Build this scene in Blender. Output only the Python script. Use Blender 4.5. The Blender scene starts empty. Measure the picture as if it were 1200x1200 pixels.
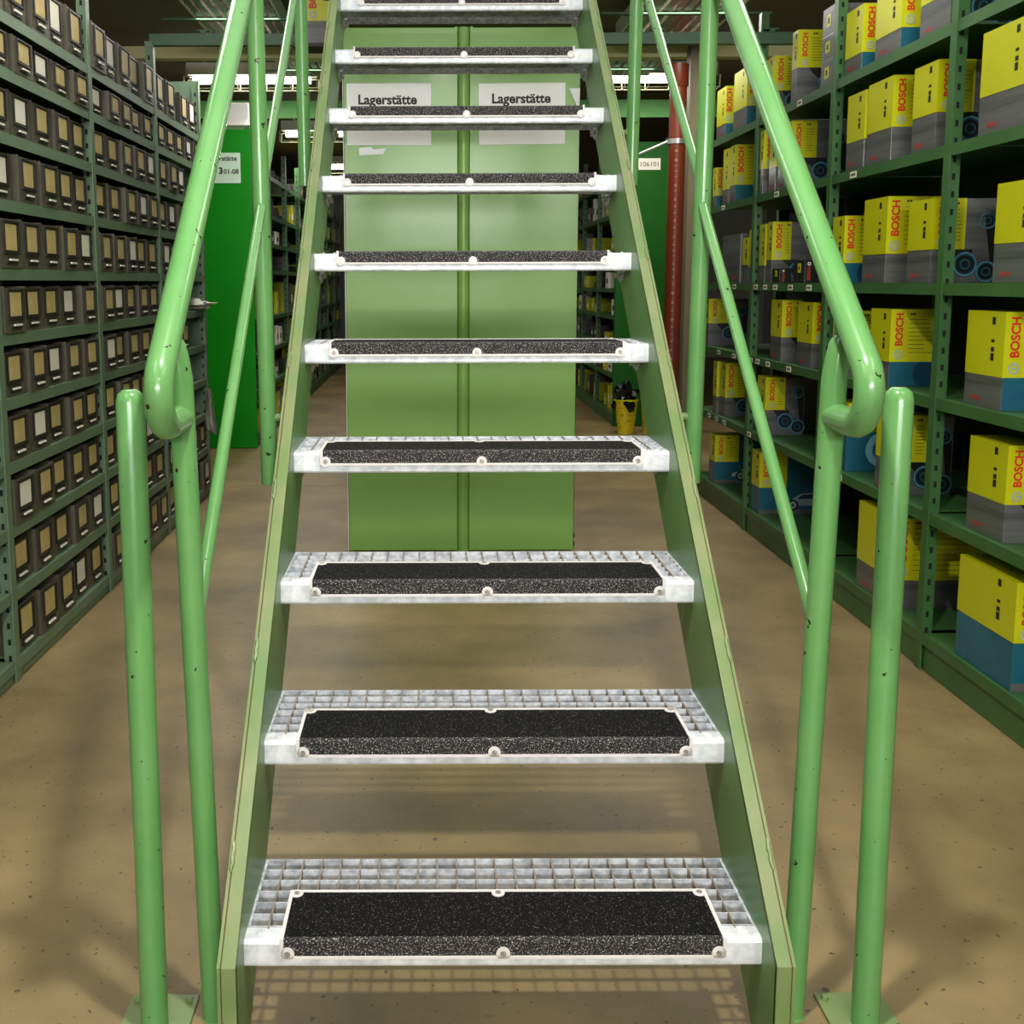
import bpy, bmesh, math, random
from mathutils import Matrix, Vector
R = random.Random(7)
sc = bpy.context.scene
COL = sc.collection

# ---------------------------------------------------------------- camera, world, exposure
H = 1.172                                   # lens height above the floor
PITCH = math.atan(172 / 1275.0)
cam_d = bpy.data.cameras.new('camera')
cam = bpy.data.objects.new('camera', cam_d); COL.objects.link(cam)
cam_d.sensor_width = 36; cam_d.lens = 36 * 1275 / 1200.0
cam_d.shift_x = 97 / 1200.0; cam_d.shift_y = -97 / 1200.0
cam_d.clip_start = 0.05; cam_d.clip_end = 100
cam.matrix_world = (Matrix.Translation((0, 0, H)) @ Matrix.Rotation(math.pi / 2 - PITCH, 4, 'X')
                    @ Matrix.Rotation(-0.003, 4, 'Z'))
sc.camera = cam
w = bpy.data.worlds.new('world'); sc.world = w; w.use_nodes = True
w.node_tree.nodes['Background'].inputs[0].default_value = (1.0, 0.98, 0.94, 1)
w.node_tree.nodes['Background'].inputs[1].default_value = 0.9
vs = sc.view_settings
vs.view_transform = 'Standard'; vs.look = 'None'; vs.exposure = 0.0; vs.gamma = 1.0
vs.use_curve_mapping = False

# ---------------------------------------------------------------- helpers
def lin(c):
    return tuple(((v / 255.0) / 12.92 if v / 255.0 <= 0.04045 else ((v / 255.0 + 0.055) / 1.055) ** 2.4) for v in c) + (1,)

def mat(name, col, rough=0.5, metal=0.0, col2=None, scale=8.0, detail=4.0, lo=0.35, hi=0.65, bump=0.0,
        bscale=None, chips=0.0, chipcol=(50, 40, 28), chipscale=26, emit=0.0, kind='noise', spec=None, coat=0.0,
        stretch=None, trans=0.0):
    m = bpy.data.materials.new(name); m.use_nodes = True
    nt = m.node_tree; N = nt.nodes; L = nt.links
    b = N['Principled BSDF']
    b.inputs['Roughness'].default_value = rough; b.inputs['Metallic'].default_value = metal
    b.inputs['Base Color'].default_value = lin(col)
    if spec is not None: b.inputs['Specular IOR Level'].default_value = spec
    if coat: b.inputs['Coat Weight'].default_value = coat; b.inputs['Coat Roughness'].default_value = 0.12
    if trans: b.inputs['Transmission Weight'].default_value = trans
    tc = N.new('ShaderNodeTexCoord'); vec = tc.outputs['Object']
    if stretch:
        mp = N.new('ShaderNodeMapping'); mp.inputs['Scale'].default_value = stretch
        L.new(vec, mp.inputs[0]); vec = mp.outputs[0]
    out = None
    if col2 is not None:
        if kind == 'voronoi':
            t = N.new('ShaderNodeTexVoronoi'); t.inputs['Scale'].default_value = scale
            rgb = N.new('ShaderNodeSeparateColor'); L.new(vec, t.inputs['Vector'])
            L.new(t.outputs['Color'], rgb.inputs[0]); fac = rgb.outputs[0]
        else:
            t = N.new('ShaderNodeTexNoise'); t.inputs['Scale'].default_value = scale
            t.inputs['Detail'].default_value = detail; t.inputs['Roughness'].default_value = 0.6
            L.new(vec, t.inputs['Vector']); fac = t.outputs[0]
        cr = N.new('ShaderNodeValToRGB')
        cr.color_ramp.elements[0].position = lo; cr.color_ramp.elements[0].color = lin(col)
        cr.color_ramp.elements[1].position = hi; cr.color_ramp.elements[1].color = lin(col2)
        L.new(fac, cr.inputs[0]); out = cr.outputs[0]
        L.new(out, b.inputs['Base Color'])
    if chips:
        t = N.new('ShaderNodeTexNoise'); t.inputs['Scale'].default_value = chipscale; t.inputs['Detail'].default_value = 2
        L.new(vec, t.inputs['Vector'])
        cr = N.new('ShaderNodeValToRGB'); cr.color_ramp.interpolation = 'CONSTANT'
        cr.color_ramp.elements[0].color = (0, 0, 0, 1); cr.color_ramp.elements[1].position = chips
        cr.color_ramp.elements[1].color = (1, 1, 1, 1)
        L.new(t.outputs[0], cr.inputs[0])
        mx = N.new('ShaderNodeMix'); mx.data_type = 'RGBA'
        L.new(cr.outputs[0], mx.inputs[0])
        if out is not None: L.new(out, mx.inputs[6])
        else: mx.inputs[6].default_value = lin(col)
        mx.inputs[7].default_value = lin(chipcol)
        L.new(mx.outputs[2], b.inputs['Base Color'])
    if bump:
        t = N.new('ShaderNodeTexNoise'); t.inputs['Scale'].default_value = bscale or scale * 4
        t.inputs['Detail'].default_value = 3; L.new(vec, t.inputs['Vector'])
        bp = N.new('ShaderNodeBump'); bp.inputs['Strength'].default_value = bump; bp.inputs['Distance'].default_value = 0.004
        L.new(t.outputs[0], bp.inputs['Height']); L.new(bp.outputs[0], b.inputs['Normal'])
    if emit:
        b.inputs['Emission Color'].default_value = lin(col); b.inputs['Emission Strength'].default_value = emit
    return m

M = {}
M['rail'] = mat('railing_green', (94, 152, 82), 0.26, col2=(106, 158, 92), scale=5, chips=0.715, chipscale=60, chipcol=(46, 52, 30), bump=0.05, bscale=40, coat=0.3)
M['string'] = mat('stringer_green', (106, 136, 76), 0.38, col2=(132, 142, 94), scale=7, chips=0.75, chipscale=30, chipcol=(96, 84, 58), bump=0.06, bscale=60)
M['string_in'] = mat('stringer_web_green', (92, 134, 78), 0.36, col2=(104, 142, 88), scale=5, bump=0.04, bscale=50)
M['rust'] = mat('seam_rust', (92, 62, 40), 0.8)
M['galv'] = mat('galvanised_steel', (206, 210, 214), 0.42, 0.1, col2=(240, 242, 245), scale=38, detail=5, lo=0.38, hi=0.6, bump=0.05, bscale=90)
M['galv_bar'] = mat('galvanised_bar', (168, 173, 180), 0.45, 0.1, col2=(224, 227, 231), scale=55, detail=4, lo=0.38, hi=0.62)
M['cross'] = mat('grating_cross_bar', (132, 112, 88), 0.6, 0.2, col2=(168, 160, 150), scale=40)
M['frame'] = mat('pad_frame_grey', (226, 220, 214), 0.55, col2=(234, 230, 226), scale=20)
M['screw'] = mat('screw_zinc', (200, 196, 188), 0.35, 0.6, col2=(150, 140, 128), scale=300)
M['pad'] = mat('grit_pad', (13, 12, 12), 0.8, col2=(170, 165, 165), scale=520, detail=1.0, lo=0.66, hi=0.76, bump=0.9, bscale=430, spec=.15)
M['pad_lit'] = mat('grit_pad_lit_front', (20, 19, 20), 0.6, col2=(196, 188, 186), scale=430, detail=1.0, lo=0.56, hi=0.72, bump=0.9, bscale=430)  # front copy of the pad: brighter specks paint in the light caught there
M['floor'] = mat('concrete_floor', (102, 87, 52), 0.5, col2=(158, 136, 90), scale=1.8, detail=10, lo=.3, hi=.7, chips=0.69, chipscale=60, chipcol=(82, 68, 44), bump=0.12, bscale=160)
M['joint'] = mat('floor_joint', (86, 74, 56), 0.8)
M['ceil'] = mat('ceiling_olive', (112, 102, 76), 0.9, col2=(120, 110, 82), scale=1.5)
M['wall'] = mat('wall_paint', (170, 172, 156), 0.9, col2=(178, 180, 162), scale=2)
M['panel'] = mat('panel_green', (118, 166, 74), 0.30, col2=(126, 172, 84), scale=1.5, bump=0.03, bscale=3, coat=0.05)
M['panel_d'] = mat('panel_deep_green', (10, 134, 12), 0.45, col2=(14, 142, 16), scale=1.5, spec=.15)
M['panel_k'] = mat('panel_dark_green', (24, 84, 20), 0.5, col2=(30, 92, 26), scale=1.5, spec=.15)
M['rack'] = mat('rack_green', (54, 98, 48), 0.42, col2=(66, 108, 58), scale=6, chips=0.78, chipscale=30, bump=0.02)
M['rack_l'] = mat('rack_grey_green', (96, 122, 92), 0.45, col2=(106, 130, 100), scale=6)
M['rackdk'] = mat('rack_back_green', (30, 44, 28), 0.6, col2=(36, 50, 32), scale=4)
M['slot'] = mat('slot_dark', (14, 18, 12), 0.9)
M['bin'] = mat('bin_plastic', (74, 70, 58), 0.5, col2=(92, 86, 70), scale=14)
M['binframe'] = mat('bin_label_frame', (34, 30, 24), 0.45)
M['card'] = mat('bin_card', (206, 186, 128), 0.55, col2=(182, 156, 88), scale=9)
M['cardw'] = mat('white_card', (236, 232, 214), 0.6)
M['paper'] = mat('sign_paper', (236, 236, 232), 0.5)
M['paper_g'] = mat('sign_paper_green', (206, 232, 206), 0.5)
M['ink'] = mat('sign_ink', (30, 22, 20), 0.6)
M['red'] = mat('print_red', (212, 44, 22), 0.5)
M['yel'] = mat('carton_yellow', (206, 206, 16), 0.34, col2=(198, 198, 12), scale=4, coat=0.25)
M['cgrey'] = mat('carton_grey', (72, 72, 72), 0.34, col2=(118, 118, 117), scale=5, stretch=(0.2, 0.2, 4), coat=0.25)
M['cblack'] = mat('carton_black', (26, 30, 24), 0.35, coat=0.2)
M['teal'] = mat('print_teal', (22, 84, 104), 0.35, col2=(34, 104, 122), scale=5)
M['tealdk'] = mat('print_dark_teal', (16, 62, 84), 0.35)
M['ringlt'] = mat('print_light_blue', (120, 176, 196), 0.35)
M['black'] = mat('print_black', (18, 20, 20), 0.5)
M['silver'] = mat('print_silver', (176, 190, 186), 0.4, col2=(150, 168, 168), scale=8)
M['pipe'] = mat('pipe_brown', (116, 46, 20), 0.4, col2=(108, 42, 18), scale=3)
M['pipeink'] = mat('pipe_print', (160, 112, 84), 0.6)
M['beige'] = mat('column_beige', (130, 120, 90), 0.6, col2=(120, 112, 82), scale=3)
M['cream'] = mat('beam_cream', (222, 214, 158), 0.6)
M['white'] = mat('lamp_white', (232, 230, 222), 0.5)
M['louv'] = mat('louvre_aluminium', (176, 168, 158), 0.3, 0.7, col2=(120, 112, 104), scale=40)
M['tube'] = mat('tube_glow', (255, 250, 242), 0.4, emit=9.0)
M['tube_added'] = mat('tube_glow_added', (255, 252, 246), 0.4, emit=34.0)  # tubes of the strip lights added behind the camera
M['pane'] = mat('added_pane_glow', (250, 252, 255), 0.5, emit=6.0)  # glowing panes of the window added behind the camera
M['wire'] = mat('guard_wire', (214, 214, 168), 0.4)
M['beam'] = mat('beam_green', (64, 96, 66), 0.5, col2=(70, 102, 72), scale=3)
M['fascia'] = mat('fascia_bright_green', (36, 100, 20), 0.6, col2=(42, 106, 24), scale=3)
M['bag'] = mat('black_bag', (12, 12, 12), 0.25, bump=0.3, bscale=25)
M['film'] = mat('plastic_film', (196, 196, 180), 0.3, col2=(150, 150, 132), scale=14, bump=0.4, bscale=30)
M['sack'] = mat('sack_grey', (108, 108, 98), 0.35, col2=(140, 140, 128), scale=12, bump=0.5, bscale=30)
M['steel'] = mat('bolt_steel', (190, 190, 186), 0.3, 0.8)
M['dark'] = mat('dark_items', (44, 42, 36), 0.6, col2=(60, 56, 46), scale=10)
M['ybag'] = mat('yellow_print_bag', (214, 192, 20), 0.5, col2=(120, 100, 20), scale=30, lo=0.55, hi=0.7, stretch=(1, 1, 2.2))

class MB:
    def __init__(s): s.v = []; s.f = []
    def box(s, x0, x1, y0, y1, z0, z1):
        n = len(s.v)
        s.v += [(x0, y0, z0), (x1, y0, z0), (x1, y1, z0), (x0, y1, z0), (x0, y0, z1), (x1, y0, z1), (x1, y1, z1), (x0, y1, z1)]
        s.f += [(n, n+3, n+2, n+1), (n+4, n+5, n+6, n+7), (n, n+1, n+5, n+4), (n+1, n+2, n+6, n+5), (n+2, n+3, n+7, n+6), (n+3, n, n+4, n+7)]
        return s
    def prism(s, pts, a0, a1, axis='x'):
        """polygon in the other two axes, extruded along axis"""
        n = len(s.v); k = len(pts)
        for a in (a0, a1):
            for p, q in pts:
                s.v.append({'x': (a, p, q), 'y': (p, a, q), 'z': (p, q, a)}[axis])
        s.f.append(tuple(range(n, n+k))); s.f.append(tuple(range(n+2*k-1, n+k-1, -1)))
        for i in range(k):
            j = (i+1) % k; s.f.append((n+i, n+k+i, n+k+j, n+j))
        return s
    def tube(s, path, r, n=16, cap=True):
        path = [Vector(p) for p in path]; rs = r if isinstance(r, (list, tuple)) else [r] * len(path)
        b = len(s.v); prev = None
        for i, p in enumerate(path):
            t = (path[min(i+1, len(path)-1)] - path[max(i-1, 0)]).normalized()
            if prev is None:
                a = Vector((0, 0, 1)) if abs(t.z) < 0.9 else Vector((1, 0, 0))
                u = t.cross(a).normalized()
            else:
                u = (prev - t * prev.dot(t)).normalized()
            prev = u; vv = t.cross(u)
            for k in range(n):
                an = 2*math.pi*k/n
                s.v.append(tuple(p + (u*math.cos(an) + vv*math.sin(an)) * rs[i]))
        for i in range(len(path)-1):
            for k in range(n):
                k2 = (k+1) % n
                s.f.append((b+i*n+k, b+i*n+k2, b+(i+1)*n+k2, b+(i+1)*n+k))
        if cap:
            s.f.append(tuple(b+k for k in reversed(range(n)))); e = b+(len(path)-1)*n
            s.f.append(tuple(e+k for k in range(n)))
        return s
    def ring(s, c, r0, r1, t, axis='y', n=20):
        """flat washer, thickness t, starting at c along axis"""
        b = len(s.v)
        for a in (0, t):
            for r in (r0, r1):
                for k in range(n):
                    an = 2*math.pi*k/n; p, q = r*math.cos(an), r*math.sin(an)
                    d = {'x': (a, p, q), 'y': (p, a, q), 'z': (p, q, a)}[axis]
                    s.v.append((c[0]+d[0], c[1]+d[1], c[2]+d[2]))
        for k in range(n):
            j = (k+1) % n
            s.f += [(b+k, b+n+k, b+n+j, b+j), (b+2*n+k, b+2*n+j, b+3*n+j, b+3*n+k),
                    (b+n+k, b+3*n+k, b+3*n+j, b+n+j), (b+k, b+j, b+2*n+j, b+2*n+k)]
        return s
    def mesh(s, name, m, smooth=False, bevel=0.0):
        me = bpy.data.meshes.new(name); me.from_pydata(s.v, [], s.f); me.update()
        bm = bmesh.new(); bm.from_mesh(me)
        bmesh.ops.recalc_face_normals(bm, faces=bm.faces)
        if bevel:
            ed = [e for e in bm.edges if len(e.link_faces) == 2 and e.calc_face_angle(0) > 0.5]
            bmesh.ops.bevel(bm, geom=ed, offset=bevel, segments=2, profile=0.6, affect='EDGES')
        bm.to_mesh(me); bm.free()
        if smooth:
            me.polygons.foreach_set('use_smooth', [True] * len(me.polygons))
            me.set_sharp_from_angle(angle=math.radians(40))
        me.materials.append(m)
        return me
    def obj(s, name, m, parent=None, loc=(0, 0, 0), smooth=False, bevel=0.0):
        return link(name, s.mesh(name, m, smooth, bevel), parent, loc)

def link(name, me, parent=None, loc=(0, 0, 0), scale=None):
    o = bpy.data.objects.new(name, me); COL.objects.link(o); o.location = loc
    if scale: o.scale = scale
    if parent: o.parent = parent
    return o
def tag(o, label, cat, group=None):
    o['label'] = label; o['category'] = cat
    if group: o['group'] = group
    return o
def thing(name, label, cat, loc=(0, 0, 0), group=None):
    return tag(link(name, None, None, loc), label, cat, group)
def struct(o): o['kind'] = 'structure'; return o
def copy_tree(o, parent=None):
    c = o.copy(); COL.objects.link(c); c.parent = parent
    for ch in list(o.children): copy_tree(ch, c)
    return c

_txt = {}
def text_pts(s, bold=0.0):
    """letters as a flat triangulated mesh, normalised to width 1"""
    k = (s, bold)
    if k in _txt: return _txt[k]
    cu = bpy.data.curves.new('lettering_source', 'FONT'); cu.body = s; cu.size = 1; cu.offset = bold; cu.resolution_u = 3
    o = bpy.data.objects.new('lettering_source', cu); COL.objects.link(o)
    bpy.context.view_layer.update()
    me = o.to_mesh(); v = [(p.co.x, p.co.y) for p in me.vertices]; f = [tuple(p.vertices) for p in me.polygons]
    o.to_mesh_clear(); bpy.data.objects.remove(o); bpy.data.curves.remove(cu)
    x0 = min(p[0] for p in v); x1 = max(p[0] for p in v); y0 = min(p[1] for p in v); wd = x1 - x0
    _txt[k] = ([((p[0]-x0)/wd, (p[1]-y0)/wd) for p in v], f)
    return _txt[k]
_tm = {}
def lettering(s, width, m, parent, loc, face='front', bold=0.0, name='lettering'):
    """face: front (towards -Y, horizontal), up (towards -Y, reading upwards), aisle (-X), aisle_r (+X)"""
    k = (s, face, m.name, bold)
    if k not in _tm:
        v, f = text_pts(s, bold)
        fn = {'front': lambda p: (p[0], 0, p[1]), 'up': lambda p: (-p[1], 0, p[0]),
              'aisle': lambda p: (0, -p[0], p[1]), 'aisle_r': lambda p: (0, p[0], p[1])}[face]
        me = bpy.data.meshes.new(name); me.from_pydata([fn(p) for p in v], [], f); me.update(); me.materials.append(m)
        _tm[k] = me
    return link(name, _tm[k], parent, loc, (width,)*3)

ORD = ['first', 'second', 'third', 'fourth', 'fifth', 'sixth', 'seventh', 'eighth', 'ninth', 'tenth', 'eleventh', 'twelfth', 'thirteenth', 'fourteenth', 'fifteenth']

# ---------------------------------------------------------------- the room
CEIL = 2.75
X0, X1, Y0, Y1 = -4.6, 5.2, -4.5, 17.0
fl = struct(MB().box(X0, X1, Y0, Y1, -0.20, -0.006).obj('floor', M['joint']))
cuts = [Y0, 6.24, 10.4, Y1]
for i in range(3):
    g = 0.0025
    MB().box(X0, X1, cuts[i]+g, cuts[i+1]-g, -0.006, 0.0).obj('slab', M['floor'], fl)
OX0, OX1, OY0, OY1 = -0.72, 0.95, 1.9, 4.62        # stair well in the ceiling
cm = MB()
cm.box(X0, X1, Y0, OY0, CEIL, CEIL+.2); cm.box(X0, X1, OY1, Y1, CEIL, CEIL+.2)
cm.box(X0, OX0, OY0, OY1, CEIL, CEIL+.2); cm.box(OX1, X1, OY0, OY1, CEIL, CEIL+.2)
struct(cm.obj('ceiling', M['ceil']))
struct(MB().box(X0-.2, X0, Y0-.2, Y1+.2, -.2, CEIL+.2).obj('wall_left', M['wall']))
struct(MB().box(X1, X1+.2, Y0-.2, Y1+.2, -.2, CEIL+.2).obj('wall_right', M['wall']))
struct(MB().box(X0, X1, Y1, Y1+.2, -.2, CEIL+.2).obj('wall_back', M['wall']))
struct(MB().box(X0, X1, Y0-.2, Y0, -.2, CEIL+.2).obj('wall_front', M['wall']))

# added high window behind the camera, unseen: supplies front light and tread shadows
wf = struct(MB().box(-1.5, 1.9, -.03, .03, 1.92, 1.98).box(-1.5, 1.9, -.03, .03, 2.47, 2.53).box(-1.5, -1.44, -.03, .03, 1.98, 2.47).box(1.84, 1.9, -.03, .03, 1.98, 2.47).obj('added_window', M['white'], None, (0, Y0+.031, 0)))
for i in range(3):
    xa = -1.44 + i*1.0933
    MB().box(xa+.01, xa+1.083, -.005, .005, 1.985, 2.465).obj('pane', M['pane'], wf)
    if i: MB().box(xa-.012, xa+.012, -.02, .02, 1.98, 2.47).obj('mullion', M['white'], wf)

# ---------------------------------------------------------------- lamps
def area(name, loc, sx, sy, power, col=(1.0, 0.97, 0.92), rot=(0, 0, 0)):
    d = bpy.data.lights.new(name, 'AREA'); d.shape = 'RECTANGLE'; d.size = sx; d.size_y = sy; d.energy = power; d.color = col
    o = bpy.data.objects.new(name, d); COL.objects.link(o); o.location = loc; o.rotation_euler = rot
    return o
a = area('added_window_light', (.2, Y0+.08, 2.22), 3.2, .46, 205, (.97, .985, 1.0), (math.radians(84), 0, 0))  # added front light, set just inside the unseen window
def louvre_light(x, y, label, power, length=1.25, wd=0.44, z=2.58):
    """ceiling fitting: housing, frame rails, longitudinal reflectors and cross lamellae"""
    t = thing('louvre_light', label, 'ceiling light', (x, y, z), 'louvred ceiling lights')
    MB().box(-wd/2, wd/2, -length/2, length/2, 0.075, 0.10).obj('housing', M['white'], t)
    for yy in (-length/2+.15, length/2-.15):
        MB().tube([(0, yy, .1), (0, yy, CEIL-z)], .006, 8).obj('hanger', M['steel'], t)
    fr = MB()
    fr.box(-wd/2-.012, -wd/2, -length/2, length/2, 0, .09); fr.box(wd/2, wd/2+.012, -length/2, length/2, 0, .09)
    fr.box(-wd/2-.012, wd/2+.012, -length/2-.012, -length/2, 0, .09); fr.box(-wd/2-.012, wd/2+.012, length/2, length/2+.012, 0, .09)
    fr.obj('frame', M['white'], t)
    MB().box(-wd*.9, wd*.9, -.02, .02, -.012, -.002).obj('mounting_bar', M['beam'], t)
    n = 9
    lm = MB()
    for i in range(n):
        xx = -wd/2 + (i+.5)*wd/n
        MB().prism([(xx-wd*.036, .002), (xx+wd*.036, .002), (xx+wd*.012, .03), (xx-wd*.012, .03)], -length/2, length/2, 'y').obj('reflector', M['louv'], t)
    k = int(length/.05)
    for j in range(k):
        yy = -length/2 + (j+.5)*length/k
        lm.box(-wd/2, wd/2, yy-.0015, yy+.0015, .003, .04)
    o = lm.obj('lamellae', M['louv'], t); o['kind'] = 'stuff'
    MB().tube([(-wd*.25, -length/2+.03, .055), (-wd*.25, length/2-.03, .055)], .012, 10).obj('tube', M['tube'], t)
    MB().tube([(wd*.25, -length/2+.03, .055), (wd*.25, length/2-.03, .055)], .012, 10).obj('tube', M['tube'], t)
    if power:
        a = area('louvre_lamp', (0, 0, -.004), wd, length, power); a.parent = t
    return t
def batten_light(x0, x1, y, z, label, power, tube='tube'):
    t = thing('batten_light', label, 'strip light', (x0, y, z), 'caged strip lights')
    L_ = x1-x0
    MB().prism([(-.05, .145), (.05, .145), (.07, .06), (.066, .056), (.022, .066), (-.022, .066), (-.066, .056), (-.07, .06)], 0, L_, 'x').obj('reflector', M['white'], t)
    MB().tube([(.04, 0, .03), (L_-.04, 0, .03)], .027, 14).obj('tube', M[tube], t, smooth=True)
    g = MB()
    for yy, zz in ((-.075, .045), (.075, .045), (-.06, -.035), (.06, -.035)):
        g.tube([(-.015, yy, zz), (L_+.015, yy, zz)], .0035, 6)
    k = max(3, int(L_/.16))
    for j in range(k+1):
        xx = -.012 + (L_+.024)*j/k
        g.tube([(xx, -.075, .045), (xx, -.06, -.035), (xx, .06, -.035), (xx, .075, .045)], .0035, 6)
    g.obj('wire_guard', M['wire'], t)
    for xx in (.12, L_-.12): MB().box(xx-.006, xx+.006, -.006, .006, .13, CEIL-z).obj('hanger', M['steel'], t)
    if power:
        a = area('batten_lamp', (L_/2, 0, -.045), L_, .1, power); a.parent = t
    return t
louvre_light(-1.02, 6.08, 'louvred ceiling light above the aisle beside the dark storage bins', 26)
louvre_light(1.36, 5.98, 'louvred ceiling light above the aisle beside the yellow cartons', 26, wd=.5)
louvre_light(-.75, 7.5, 'louvred ceiling light behind the cream beam, over the aisle left of the panels', 10, length=.5)
louvre_light(1.25, 7.5, 'louvred ceiling light behind the cream beam, in front of the brown pipe', 10, length=.5, wd=.5)
louvre_light(-1.0, .6, 'louvred ceiling light between the stairs foot and the bin rack', 9)
louvre_light(1.15, .6, 'louvred ceiling light between the stairs foot and the carton rack', 9)
louvre_light(-.98, 3.3, 'added louvred light, unseen, brightening the aisle between staircase and bin rack', 13)  # added fitting above the view, lifts the light in the aisle
louvre_light(1.22, 3.3, 'added louvred light, unseen, brightening the aisle between staircase and carton rack', 13)  # same added fitting for the other aisle, out of view
batten_light(-.55, .85, -.8, 2.42, 'added unseen strip light before the stairs foot, brightening tread fronts', 0, 'tube_added')  # added lamp, out of view, to light the tread fronts
batten_light(-.55, .85, -3.0, 2.42, 'added unseen strip light near the wall facing the stairs, for front light', 0, 'tube_added')  # second added lamp behind the camera for frontal light
batten_light(-1.35, -.75, 10.3, 2.50, 'short caged strip light between the far bays and deep green panel', 14)
batten_light(-1.72, -.80, 8.05, 2.58, 'caged strip light over the deep green rack end', 14)
batten_light(1.24, 2.06, 8.05, 2.58, 'caged strip light above the brown pipe', 14)
batten_light(-1.35, -.75, 12.6, 2.44, 'small added strip light brightening the far aisle with yellow parcels', 12)  # added to lift the dark end of the aisle
# compact round lamp just before the stair well: it throws the grating's shadow on the floor
t = thing('round_ceiling_lamp', 'round white ceiling lamp in front of the stair well', 'ceiling lamp', (.12, 1.1, 2.70))
MB().tube([(0, 0, 0), (0, 0, .05)], [.07, .085], 24).obj('housing', M['white'], t, smooth=True)
MB().tube([(0, 0, -.006), (0, 0, 0)], .055, 24).obj('diffuser', M['tube'], t)
d = bpy.data.lights.new('round_lamp', 'AREA'); d.shape = 'DISK'; d.size = .11; d.energy = 48; d.color = (1, .97, .92)
a = bpy.data.objects.new('round_lamp', d); COL.objects.link(a); a.location = (0, 0, -.01); a.parent = t

# ---------------------------------------------------------------- staircase
ANG = math.atan2(.207, .2343); SA, CA = math.sin(ANG), math.cos(ANG)
def zline(p, y): return H - (p - y*SA)/CA
def yline(p, z): return (p - (H - z)*CA)/SA
TX0, TX1 = -.277, .491                     # tread ends
TF, TTOP, RUN, RISE = 1.495, .207, .2343, .207
st = thing('staircase', 'green steel staircase with galvanised grating treads and black anti-slip strips', 'stairs', (0, 0, 0))
PF, PB, YF, YE = 1.665, 1.862, 1.425, 4.36
def plate(p0, p1, x0, x1, yf=YF):
    return MB().prism([(yf, 0), (yf, zline(p0, yf)), (YE, zline(p0, YE)), (YE, zline(p1, YE)), (yline(p1, 0), 0)], x0, x1, 'x')
for side, xi, s in (('l', TX0, -1), ('r', TX1, 1)):
    a, b = sorted((xi, xi + s*.006))
    web = plate(PF+.004, PB, a, b, YF+.004).obj('stringer', M['string_in'], st)
    def strip(x0, x1, p0, p1): return plate(p0, p1, *sorted((x0, x1)))
    # front flange: band along the front edge, with its upright toe at the bottom
    def band(x0, x1, d, inset=0.0):
        x0, x1 = sorted((x0, x1)); yf = YF + inset
        return MB().prism([(yf, 0), (yf, zline(PF+inset, yf)), (YE, zline(PF+inset, YE)), (YE, zline(PF+d, YE)), (yf+d*1.2, zline(PF+d, yf+d*1.2)), (yf+d*1.2, 0)], x0, x1, 'x')
    fl_ = band(xi, xi+s*.021, .009); fl_.obj('flange', M['string'], web, bevel=.0015)
    band(xi+s*.021, xi+s*.0225, .02, .002).obj('seam', M['rust'], web)
    band(xi+s*.0225, xi+s*.027, .12, .0012).obj('cover_strip', M['string'], web)
    wb = MB()
    for k in range(11):
        yy = YF + .10 + k*.262; zz = zline(PF-.001, yy)
        path = [(xi+s*(.0215+.0008*math.sin(q*2)), yy+q*.006*CA, zz+q*.006*SA) for q in range(9)]
        wb.tube(path, [.001, .0035, .003, .004, .003, .004, .003, .0035, .001], 6)
    wb.obj('weld_bead', M['string'], web, smooth=True)['kind'] = 'stuff'
    MB().box(*sorted((xi-s*.002, xi+s*.085)), YF+.02, YF+.14, 0, .006).obj('foot_plate', M['string'], web)

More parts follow.
